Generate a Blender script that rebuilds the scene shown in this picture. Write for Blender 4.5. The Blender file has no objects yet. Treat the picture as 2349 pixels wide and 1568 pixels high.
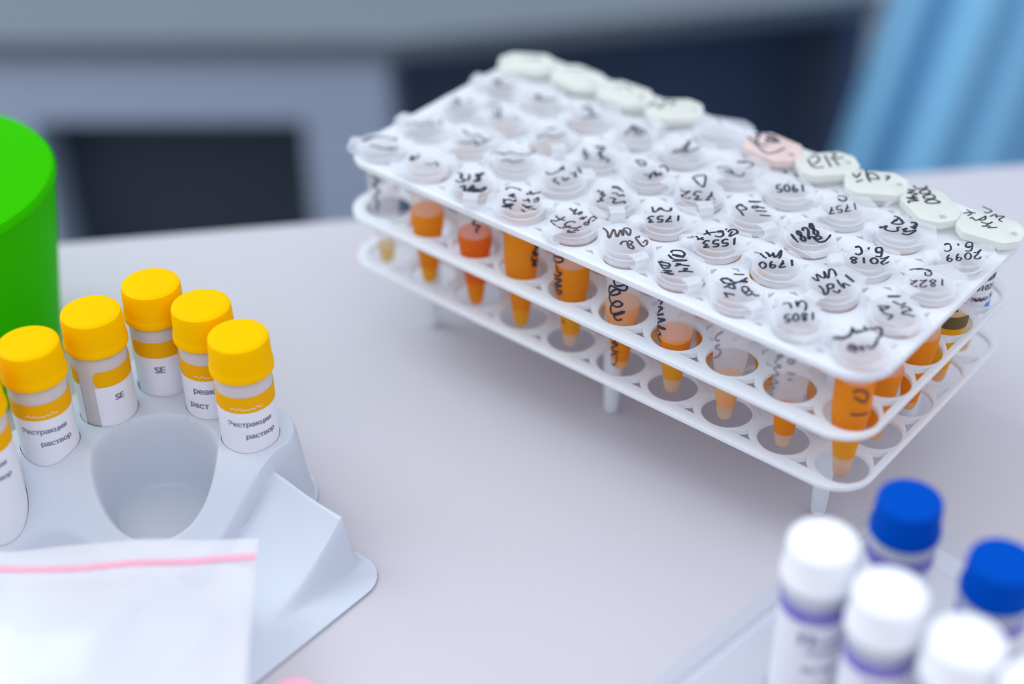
import bpy, bmesh, math, random
from mathutils import Vector, Matrix
from mathutils.geometry import delaunay_2d_cdt
random.seed(7)
S = 0.017                      # one rack pitch in metres; builders below work in pitches
sc = bpy.context.scene
C = sc.collection

# ---------------------------------------------------------------- camera, world, lights, exposure
cam = bpy.data.cameras.new('camera')
cam.sensor_width = 36.0
cam.lens = 3552.83 / 2349 * 36.0
cam.clip_start = 0.01
cam.clip_end = 50
cam.dof.use_dof = True
cam.dof.focus_distance = 23.4 * S
cam.dof.aperture_fstop = 3.6
cam.dof.aperture_blades = 0
co = bpy.data.objects.new('camera', cam)
C.objects.link(co)
co.location = (16.2034 * S, -16.3441 * S, 16.3993 * S)
co.rotation_euler = (0.939115, 0.0016666, 0.687525)
sc.camera = co

w = bpy.data.worlds.new('room_light')
sc.world = w
w.use_nodes = True
wn = w.node_tree.nodes
wl = w.node_tree.links
bg = wn['Background']
# room light: bright ceiling overhead, dimmer walls towards the horizon
tc = wn.new('ShaderNodeTexCoord'); sx = wn.new('ShaderNodeSeparateXYZ'); rp = wn.new('ShaderNodeValToRGB')
rp.color_ramp.elements[0].position = 0.0
rp.color_ramp.elements[0].color = (0.43, 0.385, 0.42, 1)
rp.color_ramp.elements[1].position = 0.75
rp.color_ramp.elements[1].color = (0.86, 0.90, 0.97, 1)
wl.new(tc.outputs['Generated'], sx.inputs[0]); wl.new(sx.outputs['Z'], rp.inputs[0]); wl.new(rp.outputs[0], bg.inputs[0])
bg.inputs[1].default_value = 1.40

def area(name, loc, target, sx, sy, watts, col):
    l = bpy.data.lights.new(name, 'AREA')
    l.shape = 'RECTANGLE'
    l.size, l.size_y, l.energy, l.color = sx, sy, watts, col
    o = bpy.data.objects.new(name, l)
    C.objects.link(o)
    o.location = loc
    o.rotation_euler = (Vector(target) - Vector(loc)).to_track_quat('-Z', 'Y').to_euler()
    return o
area('ceiling_panel_light', (-1.15, -0.30, 1.25), (0.08, 0.0, 0), 1.0, 1.0, 14, (0.80, 0.94, 1.0))
area('right_area_light', (1.2, 1.3, 1.1), (0.1, 0.0, 0), 1.0, 1.0, 2, (0.80, 0.89, 1.0))  # weak cool area light from the right, without a modelled source

sc.view_settings.view_transform = 'Standard'
sc.view_settings.look = 'None'
sc.view_settings.gamma = 1.0
sc.view_settings.use_curve_mapping = False
sc.view_settings.exposure = 0.0
sc.cycles.use_denoising = True
sc.cycles.transparent_max_bounces = 64
sc.cycles.max_bounces = 10
sc.cycles.transmission_bounces = 10
sc.cycles.sample_clamp_indirect = 4.0

# ---------------------------------------------------------------- helpers
def lin(r, g, b):
    f = lambda c: (c / 255 / 12.92) if c / 255 <= 0.04045 else ((c / 255 + 0.055) / 1.055) ** 2.4
    return (f(r), f(g), f(b), 1)

def new_mat(name):
    m = bpy.data.materials.new(name)
    m.use_nodes = True
    nt = m.node_tree
    nt.nodes.clear()
    out = nt.nodes.new('ShaderNodeOutputMaterial')
    return m, nt, out

def plastic(name, col, rough=0.4, trans=0.0, clear=0.0, spec=0.4, noise=0.0, nscale=60, coat=0.0, bump=0.0):
    """solid or milky plastic: principled, plus light passing through (trans) and see-through (clear)"""
    m, nt, out = new_mat(name)
    N = nt.nodes.new
    p = N('ShaderNodeBsdfPrincipled')
    p.inputs['Base Color'].default_value = col
    p.inputs['Roughness'].default_value = rough
    p.inputs['Specular IOR Level'].default_value = spec
    p.inputs['Coat Weight'].default_value = coat
    if noise or bump:
        tc = N('ShaderNodeTexCoord')
        n = N('ShaderNodeTexNoise')
        n.inputs['Scale'].default_value = nscale
        n.inputs['Detail'].default_value = 4
        nt.links.new(tc.outputs['Object'], n.inputs['Vector'])
        if noise:
            mx = N('ShaderNodeMix'); mx.data_type = 'RGBA'
            mx.inputs[6].default_value = [c * (1 - noise) for c in col[:3]] + [1]
            mx.inputs[7].default_value = [min(1, c * (1 + noise)) for c in col[:3]] + [1]
            nt.links.new(n.outputs['Fac'], mx.inputs[0])
            nt.links.new(mx.outputs[2], p.inputs['Base Color'])
        if bump:
            b = N('ShaderNodeBump')
            b.inputs['Strength'].default_value = bump
            b.inputs['Distance'].default_value = 0.001
            nt.links.new(n.outputs['Fac'], b.inputs['Height'])
            nt.links.new(b.outputs[0], p.inputs['Normal'])
    last = p.outputs[0]
    if trans:
        t = N('ShaderNodeBsdfTranslucent')
        t.inputs[0].default_value = col
        mx = N('ShaderNodeMixShader')
        mx.inputs[0].default_value = trans
        nt.links.new(last, mx.inputs[1]); nt.links.new(t.outputs[0], mx.inputs[2])
        last = mx.outputs[0]
    if clear:
        t = N('ShaderNodeBsdfTransparent')
        mx = N('ShaderNodeMixShader')
        mx.inputs[0].default_value = clear
        nt.links.new(last, mx.inputs[1]); nt.links.new(t.outputs[0], mx.inputs[2])
        last = mx.outputs[0]
    nt.links.new(last, out.inputs[0])
    return m

def fluid(name, col, tint, clear, rough=0.15):
    """coloured liquid: scatters its own colour and lets tinted light through"""
    m, nt, out = new_mat(name)
    N = nt.nodes.new
    p = N('ShaderNodeBsdfPrincipled')
    p.inputs['Base Color'].default_value = col
    p.inputs['Roughness'].default_value = rough
    p.inputs['Specular IOR Level'].default_value = 0.08
    tr = N('ShaderNodeBsdfTranslucent'); tr.inputs[0].default_value = col
    a = N('ShaderNodeMixShader'); a.inputs[0].default_value = 0.5
    t = N('ShaderNodeBsdfTransparent'); t.inputs[0].default_value = tint
    b = N('ShaderNodeMixShader'); b.inputs[0].default_value = clear
    nt.links.new(p.outputs[0], a.inputs[1]); nt.links.new(tr.outputs[0], a.inputs[2])
    nt.links.new(a.outputs[0], b.inputs[1]); nt.links.new(t.outputs[0], b.inputs[2])
    nt.links.new(b.outputs[0], out.inputs[0])
    return m

def mesh_from(verts, faces, name='m', smooth=True):
    me = bpy.data.meshes.new(name)
    me.from_pydata([(x * S, y * S, z * S) for x, y, z in verts], [], faces)
    me.update()
    if smooth:
        for p in me.polygons:
            p.use_smooth = True
        try:
            me.set_sharp_from_angle(angle=math.radians(38))
        except Exception:
            pass
    return me

class MB:
    """collects shapes of one part (in pitches)"""
    def __init__(s): s.v, s.f = [], []
    def add(s, v, f):
        n = len(s.v); s.v += v; s.f += [[i + n for i in q] for q in f]; return s
    def box(s, x0, x1, y0, y1, z0, z1, M=None, bev=0):
        if bev:
            bm = bmesh.new(); bmesh.ops.create_cube(bm, size=1)
            for q in bm.verts:
                q.co = ((x0 + x1) / 2 + q.co.x * (x1 - x0), (y0 + y1) / 2 + q.co.y * (y1 - y0), (z0 + z1) / 2 + q.co.z * (z1 - z0))
            bmesh.ops.bevel(bm, geom=bm.edges[:], offset=bev, segments=3, affect='EDGES', profile=0.5)
            v = [tuple(q.co) for q in bm.verts]; f = [[q.index for q in p.verts] for p in bm.faces]; bm.free()
        else:
            v = [(x, y, z) for z in (z0, z1) for y in (y0, y1) for x in (x0, x1)]
            f = [[0, 2, 3, 1], [4, 5, 7, 6], [0, 1, 5, 4], [2, 6, 7, 3], [0, 4, 6, 2], [1, 3, 7, 5]]
        if M is not None: v = [tuple(M @ Vector(q)) for q in v]
        return s.add(v, f)
    def lathe(s, prof, n=40, cx=0, cy=0, closed=False):
        """prof: list of (r, z); r = 0 ends become poles"""
        rings, v, f = [], [], []
        for r, z in prof:
            if r < 1e-6:
                rings.append([len(v)] * n); v.append((cx, cy, z))
            else:
                rings.append(list(range(len(v), len(v) + n)))
                v += [(cx + r * math.cos(2 * math.pi * k / n), cy + r * math.sin(2 * math.pi * k / n), z) for k in range(n)]
        m = len(rings)
        for a in range(m if closed else m - 1):
            A, B = rings[a], rings[(a + 1) % m]
            for k in range(n):
                q = [A[k], A[(k + 1) % n], B[(k + 1) % n], B[k]]
                q2 = []
                for i in q:
                    if i not in q2: q2.append(i)
                if len(q2) > 2: f.append(q2)
        return s.add(v, f)
    def grid(s, P, nu, nv, wrap=False):
        v = [tuple(P(a / nu, b / nv)) for b in range(nv + 1) for a in range(nu + 1)]
        f = [[b * (nu + 1) + a, b * (nu + 1) + a + 1, (b + 1) * (nu + 1) + a + 1, (b + 1) * (nu + 1) + a] for b in range(nv) for a in range(nu)]
        return s.add(v, f)
    def loft(s, rings, cap0=True, cap1=True):
        n = len(rings[0]); v = [p for r in rings for p in r]; f = []
        for a in range(len(rings) - 1):
            for k in range(n):
                f.append([a * n + k, a * n + (k + 1) % n, (a + 1) * n + (k + 1) % n, (a + 1) * n + k])
        if cap0: f.append(list(range(n))[::-1])
        if cap1: f.append([(len(rings) - 1) * n + k for k in range(n)])
        return s.add(v, f)
    def mesh(s, name='m', smooth=True): return mesh_from(s.v, s.f, name, smooth)

def part(name, me, mat, parent=None, loc=(0, 0, 0), rz=0, label=None):
    if isinstance(me, MB): me = me.mesh(name)
    if mat is not None and not me.materials: me.materials.append(mat)
    o = bpy.data.objects.new(name, me)
    C.objects.link(o)
    o.location = [c * S for c in loc]
    o.rotation_euler = (0, 0, rz)
    if parent is not None: o.parent = parent
    if label: o['label'] = label
    return o

def thing(name, label, cat, loc=(0, 0, 0), rz=0, group=None):
    o = bpy.data.objects.new(name, None)
    C.objects.link(o)
    o.empty_display_size = 0.01
    o.location = [c * S for c in loc]
    o.rotation_euler = (0, 0, rz)
    tag(o, label, cat, group)
    return o

def tag(o, label, cat, group=None):
    o['label'] = label; o['category'] = cat
    if group: o['group'] = group
    return o

def struct(name, me, mat, **k):
    o = part(name, me, mat, **k); o['kind'] = 'structure'; return o

def strokes(txt):
    return [[tuple(float(c) for c in q.split(',')) for q in l.split()] for l in txt.split('/')]

def smooth_line(pts, step):
    """Catmull-Rom resampling so pen strokes look drawn"""
    if len(pts) < 3:
        (x0, y0), (x1, y1) = pts[0], pts[-1]
        n = max(2, int(math.hypot(x1 - x0, y1 - y0) / step))
        return [(x0 + (x1 - x0) * k / n, y0 + (y1 - y0) * k / n) for k in range(n + 1)]
    P = [pts[0]] + pts + [pts[-1]]
    out = []
    for a in range(1, len(P) - 2):
        p0, p1, p2, p3 = P[a - 1:a + 3]
        n = max(2, int(math.hypot(p2[0] - p1[0], p2[1] - p1[1]) / step))
        for k in range(n):
            t = k / n
            out.append(tuple(0.5 * (2 * p1[i] + (p2[i] - p0[i]) * t + (2 * p0[i] - 5 * p1[i] + 4 * p2[i] - p3[i]) * t * t + (3 * p1[i] - p0[i] - 3 * p2[i] + p3[i]) * t ** 3) for i in (0, 1)))
    out.append(pts[-1])
    return out

def ribbon(mb, line, wdt, put, thick=0.006):
    """pen stroke: a low rounded bead of ink; put(a, b, h) maps flat stroke coordinates onto the surface"""
    n = len(line)
    if n < 2: return
    rows = []
    for k, (x, y) in enumerate(line):
        x0, y0 = line[max(0, k - 1)]; x1, y1 = line[min(n - 1, k + 1)]
        dx, dy = x1 - x0, y1 - y0; d = math.hypot(dx, dy) or 1
        nx, ny = -dy / d, dx / d
        w_ = wdt * (0.55 if k in (0, n - 1) else 1.0) * (1 + 0.12 * math.sin(k * 1.7 + x * 9))
        rows.append([put(x + nx * w_ / 2 * q, y + ny * w_ / 2 * q, h) for q, h in ((-1, 0.001), (-0.55, thick), (0.55, thick), (1, 0.001))])
    v = [p for r in rows for p in r]
    f = [[k * 4 + a, k * 4 + a + 1, (k + 1) * 4 + a + 1, (k + 1) * 4 + a] for k in range(n - 1) for a in range(3)]
    mb.add(v, f)

def text_shape(body, size):
    """flat outline mesh of a printed line, origin at its left baseline: (verts, faces, width)"""
    cu = bpy.data.curves.new('t', 'FONT'); cu.body = body; cu.size = size; cu.resolution_u = 3
    ob = bpy.data.objects.new('t', cu); C.objects.link(ob)
    dg = bpy.context.evaluated_depsgraph_get()
    me = bpy.data.meshes.new_from_object(ob.evaluated_get(dg))
    bm = bmesh.new(); bm.from_mesh(me)
    bmesh.ops.triangulate(bm, faces=bm.faces[:])
    v = [tuple(q.co) for q in bm.verts]; f = [[q.index for q in p.verts] for p in bm.faces]
    bm.free(); bpy.data.objects.remove(ob); bpy.data.curves.remove(cu); bpy.data.meshes.remove(me)
    wd = max([q[0] for q in v] or [0])
    return v, f, wd

def wrap_text(mb, body, size, r, az, z, bold=0.0, xs=1.0):
    """printed line on an upright cylinder, centred on azimuth az, reading left to right from outside"""
    v, f, wd = text_shape(body, size)
    for dx in ([0.0] if not bold else [-bold, 0.0, bold]):
        mb.add([((r + 0.004) * math.cos(az + ((x - wd / 2) * xs + dx) / r), (r + 0.004) * math.sin(az + ((x - wd / 2) * xs + dx) / r), z + y) for x, y, _ in v], f)

def wrap_patch(mb, r, a0, a1, z0, z1, n=24, round_=0.0, th=0.006):
    """label wrapped on a cylinder between two azimuths, optionally with rounded ends"""
    rows = []
    for k in range(n + 1):
        a = a0 + (a1 - a0) * k / n
        d = min(k, n - k) / n * abs(a1 - a0) * r
        c = 0
        if round_ and d < round_: c = round_ - math.sqrt(max(0, round_ ** 2 - (round_ - d) ** 2))
        rows.append((a, z0 + c, z1 - c))
    v = []
    for a, za, zb in rows:
        for rr, z in ((r, za), (r + th, za), (r + th, zb), (r, zb)):
            v.append((rr * math.cos(a), rr * math.sin(a), z))
    f = []
    for k in range(n):
        for q in range(4):
            f.append([k * 4 + q, (k + 1) * 4 + q, (k + 1) * 4 + (q + 1) % 4, k * 4 + (q + 1) % 4])
    f += [[0, 1, 2, 3], [n * 4 + 3, n * 4 + 2, n * 4 + 1, n * 4]]
    mb.add(v, f)

# ---------------------------------------------------------------- materials
M = {}
M['table'] = plastic('white_laminate', (0.55, 0.53, 0.585, 1), 0.42, noise=0.015, nscale=9, spec=0.3)
M['rack'] = plastic('white_polypropylene', (0.90, 0.93, 0.97, 1), 0.38, trans=0.35, spec=0.35)
M['leg'] = plastic('milky_polypropylene', (0.88, 0.92, 0.96, 1), 0.35, trans=0.30, clear=0.03, spec=0.35)
M['tube'] = plastic('clear_frosted_tube', (0.86, 0.87, 0.90, 1), 0.15, trans=0.35, clear=0.975, spec=0.4)
M['frost'] = plastic('frosted_inner_tube_wall', (0.90, 0.86, 0.88, 1), 0.3, trans=0.4, clear=0.68, spec=0.3)
M['rim'] = plastic('clear_tube_rim', (0.90, 0.92, 0.96, 1), 0.15, trans=0.45, clear=0.55, spec=0.8)
M['lid'] = plastic('clear_frosted_lid', (0.90, 0.92, 0.96, 1), 0.22, trans=0.45, clear=0.66, spec=0.7)
M['cream'] = plastic('cream_milky_lid', (0.87, 0.89, 0.85, 1), 0.30, trans=0.3, clear=0.2, spec=0.5)
M['pinklid'] = plastic('pinkish_milky_lid', (0.88, 0.74, 0.72, 1), 0.30, trans=0.3, clear=0.12, spec=0.5)
M['ink'] = plastic('black_marker_ink', (0.012, 0.014, 0.035, 1), 0.45, noise=0.3, nscale=900)
M['brownink'] = plastic('dark_brown_marker_ink', (0.05, 0.028, 0.035, 1), 0.35, noise=0.3, nscale=900, clear=0.1)
M['greyink'] = plastic('faded_grey_marker_ink', (0.10, 0.11, 0.15, 1), 0.45, clear=0.3)
M['print'] = plastic('dark_label_print', (0.20, 0.19, 0.32, 1), 0.6)
M['blackprint'] = plastic('black_label_print', (0.015, 0.015, 0.02, 1), 0.6)
M['orange'] = fluid('orange_liquid', (1.0, 0.45, 0.0, 1), (1.0, 0.55, 0.04, 1), 0.32)
M['deep'] = fluid('deep_orange_liquid', (0.95, 0.25, 0.0, 1), (1.0, 0.42, 0.03, 1), 0.25)
M['amber'] = fluid('amber_liquid', (1.0, 0.58, 0.02, 1), (1.0, 0.68, 0.10, 1), 0.35)
M['yellow'] = fluid('yellow_liquid', (1.0, 0.62, 0.01, 1), (1.0, 0.72, 0.06, 1), 0.2)
M['peach'] = fluid('peach_liquid', (1.0, 0.62, 0.30, 1), (1.0, 0.8, 0.5, 1), 0.35)
M['honey'] = fluid('light_orange_liquid', (1.0, 0.60, 0.20, 1), (1.0, 0.7, 0.3, 1), 0.25)
M['pale'] = fluid('pale_cloudy_liquid', (0.85, 0.70, 0.54, 1), (1.0, 0.88, 0.74, 1), 0.45)
M['straw'] = fluid('pale_yellow_liquid', (0.86, 0.68, 0.36, 1), (1.0, 0.9, 0.6, 1), 0.4)
M['sediment'] = fluid('pink_sediment', (0.70, 0.30, 0.20, 1), (1.0, 0.6, 0.5, 1), 0.25)
M['white'] = plastic('white_paper_label', (0.78, 0.79, 0.86, 1), 0.5)
M['yellowcap'] = plastic('yellow_screw_cap_plastic', (1.0, 0.54, 0.0, 1), 0.45, trans=0.08, spec=0.02)
M['yellowlabel'] = plastic('yellow_label_band', (0.86, 0.42, 0.004, 1), 0.5, spec=0.02)
M['bluecap'] = plastic('blue_screw_cap_plastic', (0.0, 0.068, 0.46, 1), 0.42, spec=0.02)
M['whitecap'] = plastic('white_screw_cap_plastic', (0.86, 0.88, 0.93, 1), 0.4, spec=0.3)
M['purple'] = plastic('purple_label_band', (0.20, 0.17, 0.55, 1), 0.5)
M['bottle'] = plastic('frosted_bottle_plastic', (0.86, 0.82, 0.84, 1), 0.35, trans=0.3, clear=0.10)
M['bluebottle'] = plastic('frosted_bluish_bottle_plastic', (0.76, 0.80, 0.88, 1), 0.35, trans=0.3, clear=0.10)
M['tray'] = plastic('white_vacuum_formed_plastic', (0.72, 0.78, 0.88, 1), 0.33, trans=0.25, spec=0.5)
M['cleartray'] = plastic('clear_blister_plastic', (0.80, 0.85, 0.95, 1), 0.12, trans=0.3, clear=0.80, spec=1.0)
M['bag'] = plastic('clear_bag_film', (0.94, 0.94, 0.98, 1), 0.25, trans=0.4, clear=0.50, spec=0.9, coat=0.3)
M['zip'] = plastic('pink_zip_strip', (0.98, 0.46, 0.60, 1), 0.4, trans=0.3, clear=0.15)
M['green'] = plastic('bright_green_plastic', (0.045, 0.66, 0.0, 1), 0.38, trans=0.35, spec=0.02)
M['pink'] = plastic('pink_cap_plastic', (0.90, 0.42, 0.55, 1), 0.4)
M['desk'] = plastic('grey_blue_laminate', (0.145, 0.18, 0.22, 1), 0.45, noise=0.03, nscale=3)  # desk toned down in the colour for dimmer light across the aisle
M['cabinet'] = plastic('grey_cabinet_laminate', (0.46, 0.56, 0.72, 1), 0.5, noise=0.03, nscale=3)
M['niche'] = plastic('niche_shade_grey', (0.045, 0.06, 0.085, 1), 0.6)  # shade inside the niche put into the base colour
M['void'] = plastic('kneehole_shade_navy', (0.085, 0.115, 0.19, 1), 0.6, noise=0.2, nscale=4)  # darkness of the kneehole painted as a near-black navy
M['cloth'] = plastic('blue_fabric', (0.27, 0.60, 0.90, 1), 0.8, noise=0.12, nscale=5, spec=0.02)
M['floor'] = plastic('grey_vinyl_floor', (0.25, 0.27, 0.30, 1), 0.5, noise=0.06, nscale=14)
M['wall'] = plastic('pale_painted_wall', (0.55, 0.60, 0.66, 1), 0.8, noise=0.02, nscale=5)
M['steel'] = plastic('grey_painted_steel', (0.35, 0.37, 0.40, 1), 0.4)

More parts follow.
